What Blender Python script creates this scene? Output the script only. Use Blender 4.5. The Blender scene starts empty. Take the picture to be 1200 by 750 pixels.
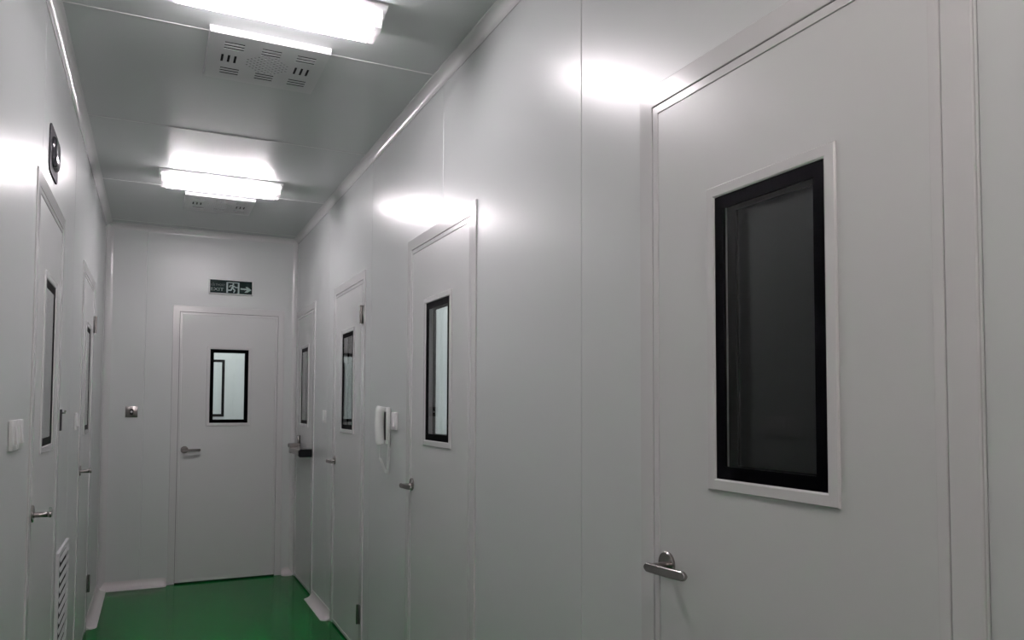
import bpy, bmesh, math, random
from mathutils import Vector, Matrix

# ------------------------------------------------------------------ camera, world, exposure
scene = bpy.context.scene
C = scene.collection
F_PX, CY_PX = 888.16, 436.19
YAW, PITCH, ROLL = 0.4410, 0.0433, 0.0037
CAM = Vector((-1.0776, -6.5543, 1.4149))
W, H = 1.4353, 2.805            # corridor width and height
Y_BACK = -9.6                   # the corridor goes on behind the camera

fw = Vector((math.sin(YAW) * math.cos(PITCH), math.cos(YAW) * math.cos(PITCH), math.sin(PITCH)))
rt = Vector((math.cos(YAW), -math.sin(YAW), 0))
up = rt.cross(fw)
rt2 = rt * math.cos(ROLL) + up * math.sin(ROLL)
up2 = -rt * math.sin(ROLL) + up * math.cos(ROLL)
cd = bpy.data.cameras.new('camera')
cam = bpy.data.objects.new('camera', cd)
C.objects.link(cam)
m = Matrix((rt2, up2, -fw)).transposed().to_4x4()
m.translation = CAM
cam.matrix_world = m
cd.sensor_fit = 'HORIZONTAL'
cd.sensor_width = 36.0
cd.lens = F_PX / 1200 * 36
cd.shift_y = (CY_PX - 375) / 1200
cd.clip_start = 0.02
scene.camera = cam

world = bpy.data.worlds.new('world')
scene.world = world
world.use_nodes = True
world.node_tree.nodes['Background'].inputs[0].default_value = (0, 0, 0, 1)
world.node_tree.nodes['Background'].inputs[1].default_value = 0.0

vs = scene.view_settings
vs.view_transform = 'Standard'
vs.look = 'None'
vs.gamma = 1
vs.exposure = 0.0
vs.use_curve_mapping = False
scene.cycles.use_denoising = True
scene.cycles.max_bounces = 14
scene.cycles.diffuse_bounces = 7
scene.cycles.glossy_bounces = 6
scene.cycles.transmission_bounces = 12
scene.cycles.transparent_max_bounces = 12

TUBE_STRENGTH = 610.0
LAMP_COLOUR = (1.0, 0.925, 0.96, 1)

# ------------------------------------------------------------------ materials
def mat(name, col, rough=0.4, metal=0.0, spec=0.5, trans=0.0, ior=1.45, coat=0.0, bump=None, var=0.0):
    mt = bpy.data.materials.new(name)
    mt.use_nodes = True
    nt = mt.node_tree
    b = nt.nodes['Principled BSDF']
    b.inputs['Base Color'].default_value = (*col, 1)
    b.inputs['Roughness'].default_value = rough
    b.inputs['Metallic'].default_value = metal
    b.inputs['Specular IOR Level'].default_value = spec
    b.inputs['IOR'].default_value = ior
    b.inputs['Transmission Weight'].default_value = trans
    b.inputs['Coat Weight'].default_value = coat
    b.inputs['Coat Roughness'].default_value = 0.14
    if var or bump:
        tc = nt.nodes.new('ShaderNodeTexCoord')
        mp = nt.nodes.new('ShaderNodeMapping')
        nz = nt.nodes.new('ShaderNodeTexNoise')
        nt.links.new(tc.outputs['Object'], mp.inputs['Vector'])
        nt.links.new(mp.outputs['Vector'], nz.inputs['Vector'])
        nz.inputs['Detail'].default_value = 3
        if bump:
            scale, strength, stretch = bump
            mp.inputs['Scale'].default_value = (scale, scale, scale * stretch)
            nz.inputs['Scale'].default_value = 1.0
            bp = nt.nodes.new('ShaderNodeBump')
            bp.inputs['Strength'].default_value = strength
            bp.inputs['Distance'].default_value = 0.002
            nt.links.new(nz.outputs['Fac'], bp.inputs['Height'])
            nt.links.new(bp.outputs['Normal'], b.inputs['Normal'])
        if var:
            mr = nt.nodes.new('ShaderNodeMapRange')
            mr.inputs['To Min'].default_value = rough - var
            mr.inputs['To Max'].default_value = rough + var
            nt.links.new(nz.outputs['Fac'], mr.inputs['Value'])
            nt.links.new(mr.outputs['Result'], b.inputs['Roughness'])
    return mt


def emit(name, col, strength):
    mt = bpy.data.materials.new(name)
    mt.use_nodes = True
    nt = mt.node_tree
    nt.nodes.remove(nt.nodes['Principled BSDF'])
    e = nt.nodes.new('ShaderNodeEmission')
    e.inputs['Color'].default_value = col
    e.inputs['Strength'].default_value = strength
    nt.links.new(e.outputs[0], nt.nodes['Material Output'].inputs['Surface'])
    return mt


def clear_cover(name, clear=0.8):
    """clear acrylic: mostly see-through, a little milky, a little shine"""
    mt = bpy.data.materials.new(name)
    mt.use_nodes = True
    nt = mt.node_tree
    nt.nodes.remove(nt.nodes['Principled BSDF'])
    tr = nt.nodes.new('ShaderNodeBsdfTransparent')
    tl = nt.nodes.new('ShaderNodeBsdfTranslucent')
    gl = nt.nodes.new('ShaderNodeBsdfGlossy')
    tl.inputs['Color'].default_value = (0.95, 0.93, 0.96, 1)
    gl.inputs['Roughness'].default_value = 0.12
    a = nt.nodes.new('ShaderNodeMixShader')
    b = nt.nodes.new('ShaderNodeMixShader')
    a.inputs[0].default_value = 1 - clear
    b.inputs[0].default_value = 0.07
    nt.links.new(tr.outputs[0], a.inputs[1])
    nt.links.new(tl.outputs[0], a.inputs[2])
    nt.links.new(a.outputs[0], b.inputs[1])
    nt.links.new(gl.outputs[0], b.inputs[2])
    nt.links.new(b.outputs[0], nt.nodes['Material Output'].inputs['Surface'])
    return mt


M = {
    'panel': mat('coated_steel_panel', (0.52, 0.54, 0.535), 0.29, ior=1.39),
    'ceiling': mat('coated_steel_ceiling', (0.45, 0.475, 0.465), 0.25, ior=1.5, var=0.03),
    'leaf': mat('coated_steel_door', (0.52, 0.53, 0.525), 0.31, ior=1.39),
    'alu': mat('white_aluminium_trim', (0.54, 0.54, 0.54), 0.16, ior=1.42),
    'joint': mat('joint_shadow', (0.05, 0.05, 0.05), 0.8),
    'gap': mat('black_rubber_seal', (0.012, 0.012, 0.012), 0.7),
    'floor': mat('green_epoxy', (0.0003, 0.112, 0.017), 0.14, ior=1.20, bump=(7.0, 0.05, 1.0), var=0.03),
    'cove': mat('white_pvc_cove', (0.56, 0.53, 0.53), 0.35),
    'black': mat('black_glass_border', (0.001, 0.001, 0.0015), 0.45, ior=1.06),
    'glass': mat('window_glass', (0.96, 0.98, 0.98), 0.0, trans=1.0, ior=1.25),
    'steel': mat('brushed_steel', (0.34, 0.32, 0.31), 0.25, metal=1.0),
    'chrome': mat('chrome', (0.72, 0.71, 0.72), 0.08, metal=1.0),
    'darksteel': mat('dark_steel', (0.16, 0.16, 0.155), 0.28, metal=1.0),
    'white_plastic': mat('white_plastic', (0.70, 0.70, 0.70), 0.32),
    'phone': mat('phone_plastic', (0.66, 0.68, 0.67), 0.30),
    'dark': mat('dark_plastic', (0.010, 0.010, 0.012), 0.30, ior=1.25),
    'grey': mat('dark_grey_plastic', (0.045, 0.045, 0.05), 0.6, ior=1.12),
    'gloss': mat('dark_glossy_plastic', (0.035, 0.035, 0.04), 0.10),
    'white_metal': mat('white_painted_metal', (0.60, 0.60, 0.61), 0.3),
    'grille': mat('grille_paint', (0.36, 0.375, 0.37), 0.35),
    'void': mat('vent_shade', (0.01, 0.01, 0.01), 0.9),  # shade inside vents and grille, put into a near-black colour
    'sign': mat('sign_dark_green', (0.004, 0.014, 0.013), 0.6, ior=1.2),
    'sign_mark': mat('sign_grey_print', (0.26, 0.34, 0.33), 0.4),
    'sign_mid': mat('sign_faded_print', (0.15, 0.20, 0.19), 0.4),
    'sign_dim': mat('sign_dim_print', (0.075, 0.10, 0.10), 0.4),
    'dark_room': mat('room_paint_shaded', (0.16, 0.165, 0.165), 0.6),  # darkness of the unlit rooms is put into this colour
    'lit_room': mat('lit_room_paint', (0.70, 0.72, 0.72), 0.4),
    'tube': emit('fluorescent_tube', LAMP_COLOUR, TUBE_STRENGTH),
    'tube_warm': emit('warm_fluorescent_tube', (1.0, 0.885, 0.87, 1), TUBE_STRENGTH),
    'room_tube': emit('side_room_tube', (0.97, 1.0, 1.0, 1), 23.0),
    'cover': clear_cover('clear_acrylic', 0.40),
    'cap': clear_cover('clear_acrylic_end', 0.55),
}

# ------------------------------------------------------------------ mesh helpers
def finish(name, bm, material, parent=None, angle=32):
    bmesh.ops.recalc_face_normals(bm, faces=bm.faces[:])
    me = bpy.data.meshes.new(name)
    bm.to_mesh(me)
    bm.free()
    me.materials.append(M[material])
    me.polygons.foreach_set('use_smooth', [True] * len(me.polygons))
    me.set_sharp_from_angle(angle=math.radians(angle))
    o = bpy.data.objects.new(name, me)
    C.objects.link(o)
    if parent is not None:
        o.parent = parent
    return o


def tag(o, label=None, cat=None, group=None, kind=None):
    if label: o['label'] = label
    if cat: o['category'] = cat
    if group: o['group'] = group
    if kind: o['kind'] = kind
    return o


def empty(name, loc, rotz=0.0, **kw):
    o = bpy.data.objects.new(name, None)
    C.objects.link(o)
    o.location = loc
    o.rotation_euler = (0, 0, rotz)
    o.empty_display_size = 0.1
    return tag(o, **kw)


def box(bm, x0, x1, y0, y1, z0, z1, bev=0.0, seg=2):
    vs_ = [bm.verts.new((x, y, z)) for x in (x0, x1) for y in (y0, y1) for z in (z0, z1)]
    quads = [(0, 1, 3, 2), (4, 6, 7, 5), (0, 4, 5, 1), (2, 3, 7, 6), (0, 2, 6, 4), (1, 5, 7, 3)]
    fs = [bm.faces.new([vs_[i] for i in q]) for q in quads]
    if bev > 0:
        es = list({e for f in fs for e in f.edges})
        bmesh.ops.bevel(bm, geom=es, offset=bev, segments=seg, profile=0.5, affect='EDGES')


def prism(bm, poly, axis, a, b):
    """poly in the other two axes (cyclic order), extruded along axis from a to b"""
    def P(p, t):
        if axis == 0: return (t, p[0], p[1])
        if axis == 1: return (p[0], t, p[1])
        return (p[0], p[1], t)
    A = [bm.verts.new(P(p, a)) for p in poly]
    B = [bm.verts.new(P(p, b)) for p in poly]
    bm.faces.new(A)
    bm.faces.new(B)
    n = len(poly)
    for i in range(n):
        bm.faces.new((A[i], A[(i + 1) % n], B[(i + 1) % n], B[i]))


def tube(bm, pts, radii, seg=12, caps=True):
    pts = [Vector(p) for p in pts]
    if not hasattr(radii, '__len__'): radii = [radii] * len(pts)
    rings = []
    prev = None
    for i, p in enumerate(pts):
        t = (pts[min(i + 1, len(pts) - 1)] - pts[max(i - 1, 0)]).normalized()
        if prev is None:
            a = Vector((0, 0, 1)) if abs(t.z) < 0.9 else Vector((1, 0, 0))
        else:
            a = prev
        u = (a - t * a.dot(t)).normalized()
        v = t.cross(u)
        prev = u
        rr = radii[i]
        ru, rv = (rr if hasattr(rr, '__len__') else (rr, rr))
        rings.append([bm.verts.new(p + u * ru * math.cos(2 * math.pi * k / seg) + v * rv * math.sin(2 * math.pi * k / seg)) for k in range(seg)])
    for r0, r1 in zip(rings, rings[1:]):
        for k in range(seg):
            bm.faces.new((r0[k], r0[(k + 1) % seg], r1[(k + 1) % seg], r1[k]))
    if caps:
        bm.faces.new(rings[0])
        bm.faces.new(rings[-1])


def casing(bm, x0, x1, z0, z1, prof):
    """profile (inset, y) swept with mitres up the left, over the head and down the right"""
    cols = []
    for d, y in prof:
        cols.append([bm.verts.new(p) for p in ((x0 + d, y, z0), (x0 + d, y, z1 - d), (x1 - d, y, z1 - d), (x1 - d, y, z0))])
    n = len(prof)
    for i in range(n):
        a, b = cols[i], cols[(i + 1) % n]
        for k in range(3):
            bm.faces.new((a[k], a[k + 1], b[k + 1], b[k]))
    bm.faces.new([c[0] for c in cols])
    bm.faces.new([c[3] for c in cols])


def ring(bm, x0, x1, z0, z1, prof):
    """profile (inset, y) swept around a closed rectangle with mitres"""
    cols = []
    for d, y in prof:
        cols.append([bm.verts.new(p) for p in ((x0 + d, y, z0 + d), (x0 + d, y, z1 - d), (x1 - d, y, z1 - d), (x1 - d, y, z0 + d))])
    n = len(prof)
    for i in range(n):
        a, b = cols[i], cols[(i + 1) % n]
        for k in range(4):
            bm.faces.new((a[k], a[(k + 1) % 4], b[(k + 1) % 4], b[k]))


def dup(root, loc, rotz=None):
    r = root.copy(); C.objects.link(r)
    r.location = loc
    if rotz is not None: r.rotation_euler = (0, 0, rotz)
    for ch in list(root.children):
        c = ch.copy(); C.objects.link(c); c.parent = r
        for g in ch.children:
            d = g.copy(); C.objects.link(d); d.parent = c
    return r


RZ_RIGHT, RZ_LEFT, RZ_END = -math.pi / 2, math.pi / 2, 0.0
# local frame on every wall: x to the right as seen from the corridor, y into the wall, z up
# right wall: local x = -Y (origin Y=0); left wall: local x = Y - Y_BACK (origin Y_BACK); end wall: local x = X + W

# ------------------------------------------------------------------ structure: floor, ceiling, walls
bm = bmesh.new()
box(bm, -W - 0.1, 0.1, Y_BACK - 0.1, 0.05, -0.06, 0.0)
tag(finish('floor', bm, 'floor'), 'glossy green epoxy corridor floor', 'floor', kind='structure')

seams_y = [-8.15 - 1.14, -8.15, -7.01, -5.86, -4.725, -3.587, -2.447, -1.307, -0.16]
ceil_root = empty('ceiling', (0, 0, H), label='grey white coated steel panel ceiling of the corridor', cat='ceiling', kind='structure')
edges = [Y_BACK, -8.13, -6.99, -5.85, -4.71, -3.57, -2.43, -1.295, -0.155, 0.0]
for a, b in zip(edges, edges[1:]):
    bm = bmesh.new()
    g, c = 0.0005, 0.0035
    prism(bm, [(a + g, 0.05), (a + g, c), (a + g + c, 0), (b - g - c, 0), (b - g, c), (b - g, 0.05)], 0, -W - 0.05, 0.05)
    finish('ceiling_panel', bm, 'ceiling', ceil_root)
for a in edges[1:-1]:
    bm = bmesh.new()
    prism(bm, [(a - 0.004, 0.002), (a - 0.003, -0.0012), (a, -0.0022), (a + 0.003, -0.0012), (a + 0.004, 0.002)], 0, -W, 0.0)
    finish('joint_bead', bm, 'alu', ceil_root, angle=50)
bm = bmesh.new()
box(bm, -W - 0.06, 0.06, Y_BACK - 0.06, 0.06, 0.05, 0.07)
finish('backing_sheet', bm, 'joint', ceil_root)


def wall(name, loc, rotz, cuts, openings, label):
    root = empty(name, loc, rotz, label=label, cat='wall', kind='structure')
    g, c, t = 0.0005, 0.0022, 0.05
    for a, b in zip(cuts, cuts[1:]):
        bm = bmesh.new()
        ops = sorted((max(o0, a), min(o1, b), top) for o0, o1, top in openings if o0 < b and o1 > a)
        segs, x = [], a
        for o0, o1, top in ops:
            if o0 > x + 1e-4: segs.append((x, o0, 0.0))
            segs.append((o0, o1, top))
            x = o1
        if x < b - 1e-4: segs.append((x, b, 0.0))
        for s0, s1, z0 in segs:
            L = [(s0 + g, t), (s0 + g, c), (s0 + g + c, 0)] if s0 == a else [(s0, t), (s0, 0)]
            R = [(s1 - g - c, 0), (s1 - g, c), (s1 - g, t)] if s1 == b else [(s1, 0), (s1, t)]
            prism(bm, L + R, 2, z0, H)
        finish('wall_panel', bm, 'panel', root)
    return root


# doors: outer casing spans, in each wall's local x
CW = 0.050
D_TOP = 2.184
doors_right = {1: (5.017, 5.857), 2: (3.123, 3.963), 3: (1.495, 2.325), 4: (0.040, 0.845)}
doors_left = {6: (-3.705 - Y_BACK, -2.905 - Y_BACK), 7: (-1.925 - Y_BACK, -1.085 - Y_BACK)}
door_end = (W - 0.955, W - 0.100)
IN = 0.004   # the casing laps over the panel edge
op = lambda d, top=D_TOP: [(a + IN, b - IN, top - IN) for a, b in d]
wall('wall_right', (0, 0, 0), RZ_RIGHT, [0.0] + sorted(-s for s in seams_y) + [-Y_BACK], op(doors_right.values()),
     'long white coated steel wall of flush panels right of the corridor')
wall('wall_left', (-W, Y_BACK, 0), RZ_LEFT, [0.0] + sorted(s - Y_BACK for s in seams_y) + [-Y_BACK], op(doors_left.values()),
     'white coated steel wall of flush panels left of the corridor')
wall('wall_end', (-W, 0, 0), RZ_END, [-0.05, W - 1.15, W + 0.05], op([door_end], 2.198),
     'white coated steel wall closing the far end of the corridor')
wall('wall_back', (0, Y_BACK, 0), math.pi, [-0.05, 0.7, W + 0.05], [], 'white coated steel wall closing the corridor behind the viewer')

# coved trims
def cove_poly(r, lip=0.0025, n=8):
    """concave quarter between a wall (first axis 0) and a ceiling (second axis 0); solid fills the corner"""
    pts = [(0, 0), (r, 0), (r, lip)]
    for i in range(n + 1):
        a = math.pi / 2 * i / n
        pts.append((r - (r - lip) * math.sin(a), r - (r - lip) * math.cos(a)))
    pts.append((lip, r))
    pts.append((0, r))
    return pts

R_C = 0.042
def trim(name, build, label):
    bm = bmesh.new(); build(bm)
    return tag(finish(name, bm, 'alu', angle=40), label, 'trim', kind='structure')

cp = cove_poly(R_C)
trim('trim_1', lambda b: prism(b, [(-x, H - z) for x, z in cp], 1, Y_BACK, -0.0), 'white coved trim along the top of the right wall')
trim('trim_2', lambda b: prism(b, [(-W + x, H - z) for x, z in cp], 1, Y_BACK, -0.0), 'white coved trim along the top of the left wall')
trim('trim_3', lambda b: prism(b, [(-x, H - z) for x, z in cp], 0, -W, 0), 'white coved trim along the top of the end wall')
cr = cove_poly(0.038)
trim('trim_4', lambda b: prism(b, [(-x, -y) for x, y in cr], 2, 0.0, H), 'upright coved corner trim right of the end door')
cl = cove_poly(0.052)
trim('trim_5', lambda b: prism(b, [(-W + x, -y) for x, y in cl], 2, 0.0, H), 'upright coved corner trim at the left end of the end wall')

# floor coves
def floor_cove(bm, along, a, b, base, sign, r=0.062, clip=0.03):
    """white cove at the foot of a wall, ends tapered back towards the wall"""
    lip = 0.003
    n = 8
    sec = [(0, 0), (r, 0), (r, lip)]
    for i in range(n + 1):
        t = math.pi / 2 * i / n
        sec.append((r - (r - lip) * math.sin(t), r - (r - lip) * math.cos(t)))
    sec += [(lip, r), (0, r)]
    stations = [(a, 0.55), (a + clip * 0.35, 0.85), (a + clip, 1.0), (b - clip, 1.0), (b - clip * 0.35, 0.85), (b, 0.55)]
    rows = []
    for t, k in stations:
        row = []
        for d, z in sec:
            p = base + sign * d * k
            row.append(bm.verts.new((p, t, z * (0.5 + 0.5 * k)) if along == 1 else (t, p, z * (0.5 + 0.5 * k))))
        rows.append(row)
    m_ = len(sec)
    for r0, r1 in zip(rows, rows[1:]):
        for i in range(m_):
            bm.faces.new((r0[i], r0[(i + 1) % m_], r1[(i + 1) % m_], r1[i]))
    bm.faces.new(rows[0]); bm.faces.new(rows[-1])


def skirting(name, pieces, label):
    root = empty(name, (0, 0, 0), label=label, cat='skirting', kind='structure')
    for p in pieces:
        bm = bmesh.new()
        floor_cove(bm, *p)
        finish('cove_piece', bm, 'cove', root, angle=40)

skirting('baseboard_right', [(1, -1.500, -0.850, 0.0, -1), (1, -3.118, -2.330, 0.0, -1), (1, -5.012, -3.968, 0.0, -1), (1, Y_BACK + 0.02, -5.862, 0.0, -1)],
         'white coved skirting pieces at the foot of the right wall between the doors')
skirting('baseboard_left', [(1, -1.078, -0.012, -W, 1), (1, -2.900, -1.932, -W, 1), (1, Y_BACK + 0.02, -3.712, -W, 1)],
         'white coved skirting pieces at the foot of the left wall between the doors')
skirting('baseboard_end', [(0, -W + 0.012, -0.960, 0.0, -1), (0, -0.095, -0.006, 0.0, -1)],
         'white coved skirting pieces at the foot of the end wall beside the door')

# ------------------------------------------------------------------ doors
def lever(parent, x, z, length=0.118, out=0.051, droop=-0.001, mt='steel'):
    """lever handle: stem from the rosette, bend, flat lever towards +x"""
    bm = bmesh.new()
    zr = z
    z = z - 0.004
    pts = [(x, -0.004, z), (x, -out + 0.018, z), (x + 0.004, -out + 0.006, z), (x + 0.014, -out, z - 0.001)]
    tube(bm, pts, [0.009, 0.009, 0.0095, 0.0095], 14)
    # denser at the rounded ends
    ends = []
    for k in (0.0, 0.0015, 0.004, 0.007):
        ends.append(k)
    xs_ = [x - 0.013 + k for k in ends] + [x - 0.013 + (length + 0.013) * i / 12 for i in range(1, 12)] + [x + length - k for k in reversed(ends)]
    bar, rad = [], []
    for xx in xs_:
        t = (xx - x + 0.013) / (length + 0.013)
        e = min(xx - (x - 0.013), x + length - xx)
        hh = 0.0105 if e >= 0.0105 else math.sqrt(max(0.0105 ** 2 - (0.0105 - e) ** 2, 0.003 ** 2))
        bar.append((xx, -out - 0.004 + 0.012 * t * t, z - droop * t, hh))
    rings = []
    for xx, yy, zz, hh in bar:
        c = 0.0018
        rings.append([bm.verts.new(p) for p in ((xx, yy - 0.0045, zz - hh + c), (xx, yy - 0.0045, zz + hh - c), (xx, yy - 0.0045 + c, zz + hh),
                                                 (xx, yy + 0.0045 - c, zz + hh), (xx, yy + 0.0045, zz + hh - c), (xx, yy + 0.0045, zz - hh + c), (xx, yy + 0.0045 - c, zz - hh), (xx, yy - 0.0045 + c, zz - hh))])
    for r0, r1 in zip(rings, rings[1:]):
        for k in range(8):
            bm.faces.new((r0[k], r0[(k + 1) % 8], r1[(k + 1) % 8], r1[k]))
    bm.faces.new(rings[0]); bm.faces.new(rings[-1])
    h = finish('lever_handle', bm, mt, parent, angle=40)
    bm = bmesh.new()
    tube(bm, [(x, 0.002, zr), (x, -0.0065, zr), (x, -0.009, zr)], [0.0285, 0.0285, 0.026], 28)
    finish('rosette', bm, mt, h, angle=40)
    return h


def make_door(name, loc, rotz, w, top, label, hinges=(), lever_x=None, win=True, glass_dark=True):
    root = empty(name, loc, rotz, label=label, cat='door', kind='structure')
    f0 = 0.052   # depth of the reveal
    bm = bmesh.new()
    casing(bm, 0, w, 0.002, top, [(0.0, 0.0), (0.0, -0.004), (0.002, -0.0060), (CW - 0.0015, -0.0050), (CW, -0.0040), (CW, f0), (0.006, f0), (0.006, 0.0)])
    finish('casing', bm, 'alu', root, angle=12)
    # leaf with the hole for its window
    g = 0.0022
    x0, x1, z0, z1 = CW + g, w - CW - g, 0.012, top - CW - g
    yf, yb = -0.002, 0.042
    wc = w / 2
    fx0, fx1, fz0, fz1 = wc - 0.171, wc + 0.171, 1.238, 1.882
    hx0, hx1, hz0, hz1 = wc - 0.147, wc + 0.147, 1.263, 1.853
    bm = bmesh.new()
    e = 0.020
    X0, X1, Z0, Z1 = x0 + e, x1 - e, z0 + e, z1 - e
    box(bm, X0, hx0, yf, yb, Z0, Z1)
    box(bm, hx1, X1, yf, yb, Z0, Z1)
    box(bm, hx0, hx1, yf, yb, Z0, hz0)
    box(bm, hx0, hx1, yf, yb, hz1, Z1)
    finish('leaf', bm, 'leaf', root)
    bm = bmesh.new()
    ring(bm, x0, x1, z0, z1, [(0.0, yb), (0.0, yf - 0.001), (0.0012, yf - 0.0022), (e - 0.0015, yf - 0.0022), (e, yf - 0.0002), (e, yb)])
    finish('edge_trim', bm, 'alu', root, angle=12)
    # rubber seal in the gap, and the drop seal at the foot
    bm = bmesh.new()
    casing(bm, CW, w - CW, 0.002, top - CW, [(0.0, 0.012), (0.012, 0.012), (0.012, 0.05), (0.0, 0.05)])
    box(bm, x0 + 0.002, x1 - 0.002, 0.008, 0.03, 0.001, 0.013)
    finish('seal', bm, 'gap', root)
    # vision window
    bm = bmesh.new()
    ring(bm, fx0, fx1, fz0, fz1, [(0.0, yf + 0.0005), (0.0, yf - 0.003), (0.002, yf - 0.006), (0.021, yf - 0.006), (0.0245, yf - 0.004), (0.0245, yb - 0.002), (0.022, yb - 0.002), (0.022, yf + 0.0005)])
    wf = finish('window_frame', bm, 'alu', root, angle=12)
    for yy in (yf - 0.001, yb - 0.010):
        bm = bmesh.new()
        ring(bm, fx0 + 0.0245, fx1 - 0.0245, fz0 + 0.0245, fz1 - 0.0245, [(0.0, yy), (0.0, yy - 0.001), (0.027, yy - 0.001), (0.027, yy + 0.006), (0.0, yy + 0.006)])
        finish('black_border', bm, 'black', wf)
        bm = bmesh.new()
        box(bm, fx0 + 0.0490, fx1 - 0.0490, yy + 0.0002, yy + 0.0045, fz0 + 0.0490, fz1 - 0.0490)   # edges held inside the rim
        finish('pane', bm, 'glass', wf)
    for hz in hinges:
        bm = bmesh.new()
        hx = w - CW
        box(bm, hx - 0.018, hx + 0.018, -0.011, -0.004, hz - 0.052, hz + 0.052, 0.001, 1)
        hg = finish('hinge', bm, 'darksteel', root, angle=45)
        bm = bmesh.new()
        tube(bm, [(hx, -0.015, hz - 0.054), (hx, -0.015, hz + 0.054)], 0.008, 14)
        finish('hinge_barrel', bm, 'steel', hg, angle=45)
    if lever_x is not None:
        lever(root, lever_x, 1.052)
    return root


d1 = make_door('door_1', (0, -5.017, 0), RZ_RIGHT, 0.84, D_TOP, 'nearest white flush door on the right wall with tall black-rimmed window', lever_x=0.100)
d2 = make_door('door_2', (0, -3.123, 0), RZ_RIGHT, 0.84, D_TOP, 'second nearest white flush door on the right wall, window showing a lit room', lever_x=0.088)
d3 = make_door('door_3', (0, -1.495, 0), RZ_RIGHT, 0.83, D_TOP, 'white flush door with side hinges on the right wall, beyond the telephone', hinges=(0.235, 1.93), lever_x=0.080)
d4 = make_door('door_4', (0, -0.040, 0), RZ_RIGHT, 0.805, D_TOP, 'farthest white flush door on the right wall with a push bar, in the corner')
d5 = make_door('door_5', (-0.955, 0, 0), RZ_END, 0.855, 2.198, 'white flush door in the end wall below the exit sign', lever_x=0.104)
d6 = make_door('door_6', (-W, -3.705, 0), RZ_LEFT, 0.80, D_TOP, 'nearer white flush door on the left wall, seen at a sharp angle', lever_x=0.088)
d7 = make_door('door_7', (-W, -1.925, 0), RZ_LEFT, 0.84, D_TOP, 'farther white flush door with side hinges on the left wall near the end wall', hinges=(0.30, 1.91), lever_x=0.088)

# panic bar on the corner door (local x from the casing's corner-side edge)
bm = bmesh.new()
box(bm, 0.175, 0.245, -0.024, -0.002, 1.022, 1.165, 0.004)
plate = finish('push_bar_plate', bm, 'darksteel', d4)
bm = bmesh.new()
prism(bm, [(0.225, -0.024), (0.225, -0.088), (0.285, -0.098), (0.345, -0.098), (0.345, -0.024)], 2, 1.030, 1.105)
finish('lock_case', bm, 'steel', plate)
bm = bmesh.new()
tube(bm, [(0.20, -0.022, 1.085), (0.20, -0.085, 1.085), (0.20, -0.092, 1.085)], [0.017, 0.017, 0.013], 16)
finish('end_knob', bm, 'darksteel', plate)
bm = bmesh.new()
prism(bm, [(-0.030, 1.030), (-0.092, 1.030), (-0.100, 1.040), (-0.100, 1.066), (-0.088, 1.078), (-0.030, 1.078)], 0, 0.330, 0.735)
bar = finish('push_bar', bm, 'steel', d4)
bm = bmesh.new()
prism(bm, [(-0.002, 1.022), (-0.094, 1.022), (-0.103, 1.034), (-0.103, 1.070), (-0.090, 1.081), (-0.002, 1.081)], 0, 0.735, 0.765)
finish('end_cap', bm, 'dark', bar)
bm = bmesh.new()
box(bm, 0.345, 0.735, -0.030, -0.002, 1.036, 1.072, 0.002, 1)
finish('bar_rail', bm, 'dark', bar)

# ------------------------------------------------------------------ rooms seen through the door windows
def room(name, x0, x1, y0, y1, mt, label, skip=None, z1=2.7):
    bm = bmesh.new()
    t = 0.04
    box(bm, x0 - t, x1 + t, y0 - t, y1 + t, -0.06, -0.01)
    box(bm, x0 - t, x1 + t, y0 - t, y1 + t, z1, z1 + t)
    if skip != 'x0': box(bm, x0 - t, x0, y0, y1, -0.01, z1)
    if skip != 'x1': box(bm, x1, x1 + t, y0, y1, -0.01, z1)
    if skip != 'y0': box(bm, x0, x1, y0 - t, y0, -0.01, z1)
    if skip != 'y1': box(bm, x0, x1, y1, y1 + t, -0.01, z1)
    return tag(finish(name, bm, mt), label, 'room', kind='structure')

room('wall_dark_room', 0.055, 2.2, -6.3, -4.45, 'dark_room', 'dark unlit room behind the nearest right door', 'x0')
room('wall_lit_room', 0.055, 1.6, -4.30, -2.45, 'lit_room', 'bright room behind the second nearest door of the right wall', 'x0')
room('wall_corner_room', 0.055, 2.2, -2.35, 0.02, 'dark_room', 'dark room behind the two far right doors', 'x0')
room('wall_end_room', -W - 0.02, 0.0, 0.13, 1.45, 'lit_room', 'bright room seen through the end door window', 'y0')
room('wall_left_room', -W - 1.6, -W - 0.055, -4.2, -0.3, 'dark_room', 'dim room behind the left doors', 'x1')


def room_lamp(loc, sx, sy, label):
    root = empty('ceiling_light', loc, label=label, cat='ceiling light', group='lamps of the rooms beyond')
    bm = bmesh.new(); box(bm, -sx, sx, -sy, sy, -0.05, 0.0, 0.004); finish('housing', bm, 'white_metal', root)
    bm = bmesh.new(); box(bm, -sx + 0.02, sx - 0.02, -sy + 0.02, sy - 0.02, -0.056, -0.049); finish('diffuser', bm, 'room_tube', root)

room_lamp((0.85, -3.2, 2.70), 0.14, 0.45, 'ceiling lamp inside the bright room behind the second nearest right door')
room_lamp((-0.7, 0.75, 2.70), 0.45, 0.14, 'ceiling lamp inside the bright room behind the end door')
# far door of the end room, seen through two windows
fr = empty('door_8', (-0.93, 1.45, 0), RZ_END, label='white door inside the end room seen through the end door window', cat='door', kind='structure')
bm = bmesh.new(); box(bm, 0.02, 0.70, -0.012, 0.0, 0.01, 2.1, 0.002, 1); lf = finish('leaf', bm, 'leaf', fr)
bm = bmesh.new(); ring(bm, 0.185, 0.480, 1.290, 1.852, [(0, -0.011), (0, -0.016), (0.026, -0.016), (0.026, -0.011)]); finish('black_border', bm, 'black', lf)
bm = bmesh.new(); box(bm, 0.210, 0.455, -0.0145, -0.0125, 1.315, 1.827); finish('pane', bm, 'panel', lf)

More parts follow.
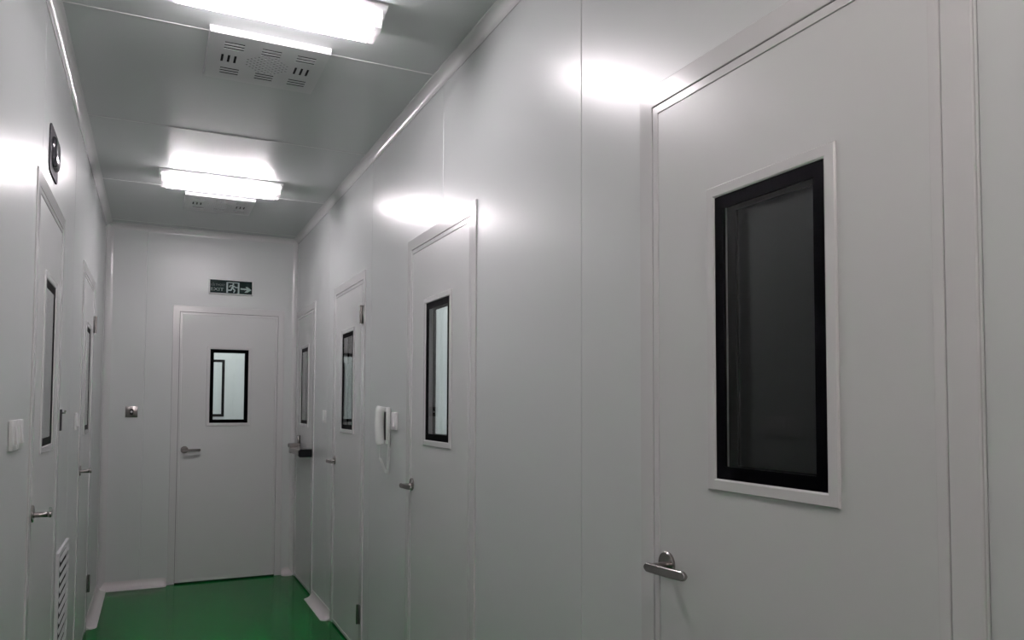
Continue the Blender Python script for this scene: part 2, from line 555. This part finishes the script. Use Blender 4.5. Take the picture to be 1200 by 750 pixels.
# ------------------------------------------------------------------ ceiling lights
def make_light():
    root = empty('ceiling_light', (0, 0, 0))
    L, B = 0.355, 0.105
    bm = bmesh.new()
    prism(bm, [(-B, 0), (-B, -0.006), (-B + 0.022, -0.016), (-0.062, -0.016), (-0.050, -0.030), (0.050, -0.030), (0.062, -0.016), (B - 0.022, -0.016), (B, -0.006), (B, 0)], 0, -L, L)
    finish('base_tray', bm, 'white_metal', root)
    for s in (-1, 1):
        bm = bmesh.new()
        tube(bm, [(-0.292, s * 0.034, -0.050), (0.292, s * 0.034, -0.050)], 0.013, 16)
        tb = finish('tube', bm, 'tube', root)
        for e in (-1, 1):
            bm = bmesh.new()
            tube(bm, [(e * 0.292, s * 0.034, -0.050), (e * 0.306, s * 0.034, -0.050)], 0.0135, 16)
            finish('tube_cap', bm, 'steel', tb)
    for e in (-1, 1):
        bm = bmesh.new()
        box(bm, min(e * 0.306, e * 0.322), max(e * 0.306, e * 0.322), -0.055, 0.055, -0.070, -0.016, 0.004)
        finish('lamp_holder', bm, 'white_plastic', root)
    # clear tub cover with ribbed faces
    bm = bmesh.new()
    out = [(-0.082, -0.016), (-0.076, -0.048), (-0.064, -0.070), (-0.050, -0.076), (0.050, -0.076), (0.064, -0.070), (0.076, -0.048), (0.082, -0.016)]
    inn = [(x * 0.96, z + (0.002 if z < -0.06 else 0.0)) for x, z in reversed(out)]
    prism(bm, out + inn, 0, -0.318, 0.318)
    finish('cover', bm, 'cover', root)
    for e in (-1, 1):
        bm = bmesh.new()
        prism(bm, out, 0, e * 0.320, e * 0.342)
        finish('end_cap', bm, 'cap', root)
    return root

LX = -0.725
lab = ['bright twin tube ceiling light in front of the near slotted vent', 'bright twin tube ceiling light nearest the end wall',
       'twin tube ceiling light above the viewer', 'twin tube ceiling light behind the viewer']
l0 = make_light()
for i, y in enumerate((-3.935, -1.585, -6.285, -8.635)):
    o = l0 if i == 0 else dup(l0, (0, 0, 0))
    o.location = (LX, y, H)
    tag(o, lab[i], 'ceiling light', 'twin tube corridor ceiling lights')
    if i >= 2:      # these two hold warmer tubes
        for ch in o.children:
            if ch.name.startswith('tube'):
                ch.data = ch.data.copy()
                ch.data.materials[0] = M['tube_warm']

# ------------------------------------------------------------------ ceiling vents
def plate_with_holes(bm, x0, x1, y0, y1, holes, z, t):
    xs = sorted({x0, x1, *[round(h[0], 5) for h in holes], *[round(h[1], 5) for h in holes]})
    ys = sorted({y0, y1, *[round(h[2], 5) for h in holes], *[round(h[3], 5) for h in holes]})
    import bisect
    solid = [[True] * (len(ys) - 1) for _ in range(len(xs) - 1)]
    for a, b, c, d in holes:
        for i in range(bisect.bisect_left(xs, round(a, 5)), bisect.bisect_left(xs, round(b, 5))):
            for j in range(bisect.bisect_left(ys, round(c, 5)), bisect.bisect_left(ys, round(d, 5))):
                solid[i][j] = False
    vt = {}
    def V(i, j, k):
        if (i, j, k) not in vt: vt[(i, j, k)] = bm.verts.new((xs[i], ys[j], z + t * k))
        return vt[(i, j, k)]
    nx, ny = len(xs) - 1, len(ys) - 1
    S = lambda i, j: 0 <= i < nx and 0 <= j < ny and solid[i][j]
    for i in range(nx):
        for j in range(ny):
            if not solid[i][j]: continue
            bm.faces.new((V(i, j, 0), V(i, j + 1, 0), V(i + 1, j + 1, 0), V(i + 1, j, 0)))
            if not S(i - 1, j): bm.faces.new((V(i, j, 0), V(i, j, 1), V(i, j + 1, 1), V(i, j + 1, 0)))
            if not S(i + 1, j): bm.faces.new((V(i + 1, j, 0), V(i + 1, j + 1, 0), V(i + 1, j + 1, 1), V(i + 1, j, 1)))
            if not S(i, j - 1): bm.faces.new((V(i, j, 0), V(i + 1, j, 0), V(i + 1, j, 1), V(i, j, 1)))
            if not S(i, j + 1): bm.faces.new((V(i, j + 1, 0), V(i, j + 1, 1), V(i + 1, j + 1, 1), V(i + 1, j + 1, 0)))


def make_vent():
    root = empty('ceiling_vent', (0, 0, 0))
    hw, hd, dz = 0.222, 0.212, -0.024
    holes = []
    for cx in (-0.128, 0.008, 0.140):
        for k in range(3):
            for row in (-0.118, 0.118):
                yy = row + (k - 1) * 0.024
                holes.append((cx - 0.036, cx + 0.036, yy - 0.0055, yy + 0.0055))
    for cx in (-0.140, 0.140):
        for k in range(3):
            xx = cx + (k - 1) * 0.024
            holes.append((xx - 0.0045, xx + 0.0045, -0.034, 0.034))
    p = 0.0125
    for i in range(-7, 8):
        for j in range(-7, 8):
            x, y = i * p + 0.006, j * p
            if math.hypot(x - 0.006, y) < 0.086 and (i + j) % 2 == 0:
                holes.append((x - 0.0036, x + 0.0036, y - 0.0036, y + 0.0036))
    bm = bmesh.new()
    plate_with_holes(bm, -hw + 0.003, hw - 0.003, -hd + 0.003, hd - 0.003, holes, dz, 0.0012)
    finish('face_plate', bm, 'grille', root)
    bm = bmesh.new()
    for (a, b) in (((-hw, -hd), (hw, -hd)), ((hw, -hd), (hw, hd)), ((hw, hd), (-hw, hd)), ((-hw, hd), (-hw, -hd))):
        k = (hw - 0.003) / hw
        kk = (hd - 0.003) / hd
        v = [bm.verts.new(q) for q in ((a[0], a[1], 0), (b[0], b[1], 0), (b[0], b[1], -0.004), (a[0], a[1], -0.004),
                                       (a[0] * k, a[1] * kk, dz), (b[0] * k, b[1] * kk, dz))]
        bm.faces.new((v[0], v[1], v[2], v[3]))
        bm.faces.new((v[3], v[2], v[5], v[4]))
    bmesh.ops.remove_doubles(bm, verts=bm.verts[:], dist=1e-5)
    finish('housing', bm, 'white_metal', root)
    bm = bmesh.new()
    box(bm, -hw + 0.016, hw - 0.016, -hd + 0.016, hd - 0.016, dz + 0.014, dz + 0.018)
    finish('chamber_shade_sheet', bm, 'void', root)  # near-black sheet stands in for the shade above the slots
    return root

v0 = make_vent()
v0.location = (-0.700, -3.410, H)
tag(v0, 'square slotted ceiling vent behind the nearest ceiling light', 'ceiling vent', 'slotted ceiling vents')
v1 = dup(v0, (-0.700, -0.985, H + 0.006))
tag(v1, 'slotted ceiling vent beyond the far ceiling light near the end wall', 'ceiling vent', 'slotted ceiling vents')

# ------------------------------------------------------------------ exit sign
sg = empty('exit_sign', (-0.696, 0, 2.306), RZ_END, label='dark green exit sign with running figure and right arrow above the end door', cat='sign')
sw_, sh_ = 0.338, 0.122
bm = bmesh.new()
ring(bm, 0, sw_, 0, sh_, [(0, 0.0), (0, -0.018), (0.003, -0.022), (0.006, -0.022), (0.008, -0.019), (0.008, 0.0)])
finish('sign_frame', bm, 'white_plastic', sg)
bm = bmesh.new()
box(bm, 0.006, sw_ - 0.006, -0.0165, -0.002, 0.006, sh_ - 0.006)
face = finish('sign_face', bm, 'sign', sg)


def strokes(bm, segs, y0=-0.0175, y1=-0.0160):
    for (ax, az), (bx_, bz), wd in segs:
        dx, dz_ = bx_ - ax, bz - az
        l = math.hypot(dx, dz_)
        nx, nz = -dz_ / l * wd / 2, dx / l * wd / 2
        prism(bm, [(ax + nx, az + nz), (bx_ + nx, bz + nz), (bx_ - nx, bz - nz), (ax - nx, az - nz)], 1, y0, y1)

fx = lambda px: (px - 115) / 980 * sw_                     # from a zoomed view of the sign
fz = lambda py: sh_ * (1 - (py - 125) / 390)
S = lambda a, b, w: ((fx(a[0]), fz(a[1])), (fx(b[0]), fz(b[1])), w * sw_ / 980)
bm = bmesh.new()
strokes(bm, [S((515, 205), (515, 470), 36), S((770, 195), (770, 480), 36), S((500, 205), (785, 200), 20), S((735, 478), (790, 478), 14), S((500, 468), (535, 468), 14)])
finish('doorway_mark', bm, 'sign_mark', face)
bm = bmesh.new()
strokes(bm, [S((660, 275), (620, 345), 46), S((650, 268), (575, 285), 24), S((580, 280), (566, 325), 22), S((665, 280), (700, 325), 22), S((695, 322), (752, 322), 22),
             S((622, 335), (600, 405), 30), S((606, 400), (530, 405), 26), S((632, 340), (690, 405), 30), S((688, 398), (660, 465), 26)])
tube(bm, [(fx(650), -0.0160, fz(238)), (fx(650), -0.0175, fz(238))], 0.0065, 16)
finish('running_figure', bm, 'sign_mark', face)
bm = bmesh.new()
strokes(bm, [S((810, 348), (990, 358), 34)])
prism(bm, [(fx(925), fz(290)), (fx(975), fz(295)), (fx(1060), fz(368)), (fx(965), fz(438)), (fx(900), fz(438)), (fx(965), fz(368))], 1, -0.0175, -0.0160)
finish('arrow', bm, 'sign_mark', face)


def text(name, body, size, loc, mt, parent):
    cu = bpy.data.curves.new(name, 'FONT')
    cu.body = body
    cu.size = size
    cu.extrude = 0.0005
    tmp = bpy.data.objects.new('tmp', cu)
    C.objects.link(tmp)
    bpy.context.view_layer.update()
    dg = bpy.context.evaluated_depsgraph_get()
    me = bpy.data.meshes.new_from_object(tmp.evaluated_get(dg))
    me.transform(Matrix.Rotation(math.pi / 2, 4, 'X'))
    bpy.data.objects.remove(tmp)
    xs = [v.co.x for v in me.vertices]
    me.materials.clear(); me.materials.append(M[mt])
    o = bpy.data.objects.new(name, me)
    C.objects.link(o)
    o.parent = parent
    o.location = loc
    return o, (min(xs), max(xs))

t_, ex = text('exit_lettering', 'EXIT', 0.036, (0, 0, 0), 'sign_mid', face)
t_.scale = ((fx(440) - fx(155)) / (ex[1] - ex[0]), 1, 1)
t_.location = (fx(155) - ex[0] * t_.scale[0], -0.0168, fz(432))
t2, ex = text('upper_lettering', 'L\u1ed0I THO\u00c1T', 0.025, (0, 0, 0), 'sign_dim', face)
t2.scale = ((fx(470) - fx(155)) / (ex[1] - ex[0]), 1, 1)
t2.location = (fx(155) - ex[0] * t2.scale[0], -0.0168, fz(305))

# ------------------------------------------------------------------ exit push button on the end wall
pb = empty('push_button', (-1.232, 0, 1.352), RZ_END, label='steel push button plate on the end wall left of the door', cat='push button')
bm = bmesh.new(); box(bm, -0.043, 0.043, -0.006, 0.0, -0.043, 0.043, 0.002); finish('plate', bm, 'steel', pb)
bm = bmesh.new()
pts = [(0.013 * math.cos(a) , 0.013 * math.sin(a) + (0.011 if math.sin(a) >= 0 else -0.011)) for a in [2 * math.pi * k / 28 for k in range(28)]]
prism(bm, pts, 1, -0.008, -0.005)
bz = finish('bezel', bm, 'dark', pb)
bm = bmesh.new(); tube(bm, [(0, -0.007, 0), (0, -0.011, 0)], [0.0085, 0.0075], 20); finish('button', bm, 'white_plastic', bz)

# ------------------------------------------------------------------ light switches
def make_switch():
    root = empty('light_switch', (0, 0, 0))
    bm = bmesh.new(); box(bm, -0.043, 0.043, -0.011, 0.0, -0.043, 0.043, 0.004); finish('plate', bm, 'white_plastic', root)
    bm = bmesh.new()
    prism(bm, [(-0.010, -0.026), (-0.0175, -0.024), (-0.0125, 0.026), (-0.010, 0.026)], 0, -0.012, 0.012)
    rk = finish('rocker', bm, 'white_plastic', root)
    return root

s0 = make_switch()
sw = [((0, -2.930, 1.333), RZ_RIGHT, 'white light switch beside the wall telephone'),
      ((0, -1.232, 1.330), RZ_RIGHT, 'white light switch between the two far right doors'),
      ((-W, -4.052, 1.325), RZ_LEFT, 'nearer of two white switches side by side on the left wall'),
      ((-W, -3.948, 1.325), RZ_LEFT, 'farther of two white switches side by side on the left wall'),
      ((-W, -2.150, 1.325), RZ_LEFT, 'white light switch beside the farther left door')]
for i, (loc, rz, lb) in enumerate(sw):
    o = s0 if i == 0 else dup(s0, loc, rz)
    o.location = loc
    o.rotation_euler = (0, 0, rz)
    tag(o, lb, 'light switch', 'white corridor light switches')

# ------------------------------------------------------------------ wall telephone
ph = empty('telephone', (0, -2.776, 1.215), RZ_RIGHT, label='white wall telephone with coiled cord on the right wall', cat='telephone')
bm = bmesh.new()
box(bm, 0.004, 0.077, -0.026, 0.0, 0.0, 0.186, 0.008, 3)
finish('base', bm, 'phone', ph)
bm = bmesh.new()   # handset: two fat ends and a bowed grip
path, rad = [], []
for i in range(17):
    t = i / 16
    bow = 0.010 * (1 - (2 * t - 1) ** 2)
    endk = abs(2 * t - 1)
    path.append((0.0385, -0.040 - bow, 0.002 + 0.188 * t))
    k = 0.70 if i in (0, 16) else (0.92 if i in (1, 15) else 1.0)
    rad.append(((0.0120 + 0.006 * endk ** 3) * k, (0.024 + 0.007 * endk ** 4) * k))
tube(bm, path, rad, 18)
hs = finish('handset', bm, 'phone', ph, angle=60)
bm = bmesh.new()
box(bm, 0.012, 0.0735, -0.0275, -0.0245, 0.022, 0.164, 0.001, 1)
finish('cradle_gap', bm, 'dark', ph)
# coiled cord: from the handset's foot down, round and up to the base
ctrl = [Vector(p) for p in ((0.036, -0.042, 0.004), (0.034, -0.044, -0.035), (0.026, -0.044, -0.066), (0.030, -0.044, -0.072), (0.048, -0.040, -0.085), (0.072, -0.030, -0.125), (0.092, -0.022, -0.138), (0.094, -0.018, -0.100), (0.094, -0.016, -0.03), (0.086, -0.014, 0.050), (0.074, -0.014, 0.075))]
def catmull(P, n):
    out = []
    for i in range(len(P) - 1):
        p0, p1, p2, p3 = P[max(i - 1, 0)], P[i], P[i + 1], P[min(i + 2, len(P) - 1)]
        for k in range(n):
            t = k / n
            out.append(0.5 * ((2 * p1) + (-p0 + p2) * t + (2 * p0 - 5 * p1 + 4 * p2 - p3) * t * t + (-p0 + 3 * p1 - 3 * p2 + p3) * t ** 3))
    out.append(P[-1])
    return out
bm = bmesh.new()
straight = catmull(ctrl[:4], 6)
tube(bm, straight, 0.0028, 8)
spine = catmull(ctrl[3:], 60)
coil, dist = [], 0.0
for i, p in enumerate(spine):
    t = (spine[min(i + 1, len(spine) - 1)] - spine[max(i - 1, 0)]).normalized()
    if i: dist += (p - spine[i - 1]).length
    u = t.cross(Vector((0, 1, 0)))
    u = u.normalized() if u.length > 1e-3 else Vector((1, 0, 0))
    v = t.cross(u)
    a = dist / 0.0085 * 2 * math.pi
    coil.append(p + (u * math.cos(a) + v * math.sin(a)) * 0.0056)
tube(bm, coil, 0.0024, 6)
finish('coiled_cord', bm, 'phone', ph, angle=80)

# ------------------------------------------------------------------ return air grille on the left wall
gr = empty('air_grille', (-W, -2.820, 0.10), RZ_LEFT, label='white louvred air grille low on the left wall between the doors', cat='air grille')
gw, gh = 0.42, 0.682
bm = bmesh.new()
ring(bm, 0, gw, 0, gh, [(0, 0.0), (0, -0.009), (0.002, -0.011), (0.020, -0.011), (0.024, -0.008), (0.024, 0.0)])
finish('grille_frame', bm, 'white_metal', gr)
bm = bmesh.new(); box(bm, 0.028, gw - 0.028, -0.002, -0.0005, 0.028, gh - 0.028); finish('shade_backing', bm, 'void', gr)  # near-black sheet stands in for the shaded hollow behind the slats
slat = None
n = 15
for k in range(n):
    z = 0.040 + (gh - 0.075) * k / (n - 1)
    if slat is None:
        bm = bmesh.new()
        prism(bm, [(-0.0095, 0.010), (-0.0105, 0.010), (-0.0150, -0.008), (-0.0140, -0.008)], 0, 0.024, gw - 0.024)
        slat = finish('slat', bm, 'white_metal', gr)
        slat.location.z = z
    else:
        o = slat.copy(); C.objects.link(o); o.parent = gr; o.location.z = z

# ------------------------------------------------------------------ fitting above the near left door
wl = empty('wall_light', (-W, -3.325, 2.335), RZ_LEFT, label='dark rounded wall fitting with shiny front above the nearer left door', cat='wall fitting')
bm = bmesh.new()
def rrect(hx, hz, r, n=6):
    out = []
    for cx, cz, a0 in ((hx - r, hz - r, 0), (-hx + r, hz - r, 90), (-hx + r, -hz + r, 180), (hx - r, -hz + r, 270)):
        for i in range(n + 1):
            a = math.radians(a0 + 90 * i / n)
            out.append((cx + r * math.cos(a), cz + r * math.sin(a)))
    return out
prism(bm, rrect(0.120, 0.088, 0.034), 1, -0.005, 0.0)
pl = finish('back_plate', bm, 'grey', wl)
bm = bmesh.new()
lv = []
for y, k in ((-0.005, 1.0), (-0.012, 0.98), (-0.017, 0.90), (-0.020, 0.72)):
    lv.append([bm.verts.new((x * k, y, z * k)) for x, z in rrect(0.075, 0.058, 0.045)])
nn = len(lv[0])
for a, b in zip(lv, lv[1:]):
    for i in range(nn):
        bm.faces.new((a[i], a[(i + 1) % nn], b[(i + 1) % nn], b[i]))
bm.faces.new(lv[-1]); bm.faces.new(lv[0])
finish('shiny_front', bm, 'gloss', wl, angle=60)

# slim dark bracket on the left wall past the near left door
hk = empty('wall_hook', (-W, -2.865, 1.345), RZ_LEFT, label='slim dark upright bracket on the left wall just past the near left door', cat='bracket')
bm = bmesh.new(); box(bm, -0.010, 0.010, -0.010, 0.0, -0.045, 0.045, 0.002); finish('bracket_plate', bm, 'grey', hk)
bm = bmesh.new(); tube(bm, [(0, -0.008, 0.030), (0.0, -0.020, 0.030), (0.002, -0.022, 0.040)], 0.004, 10); finish('bracket_hook', bm, 'steel', hk)
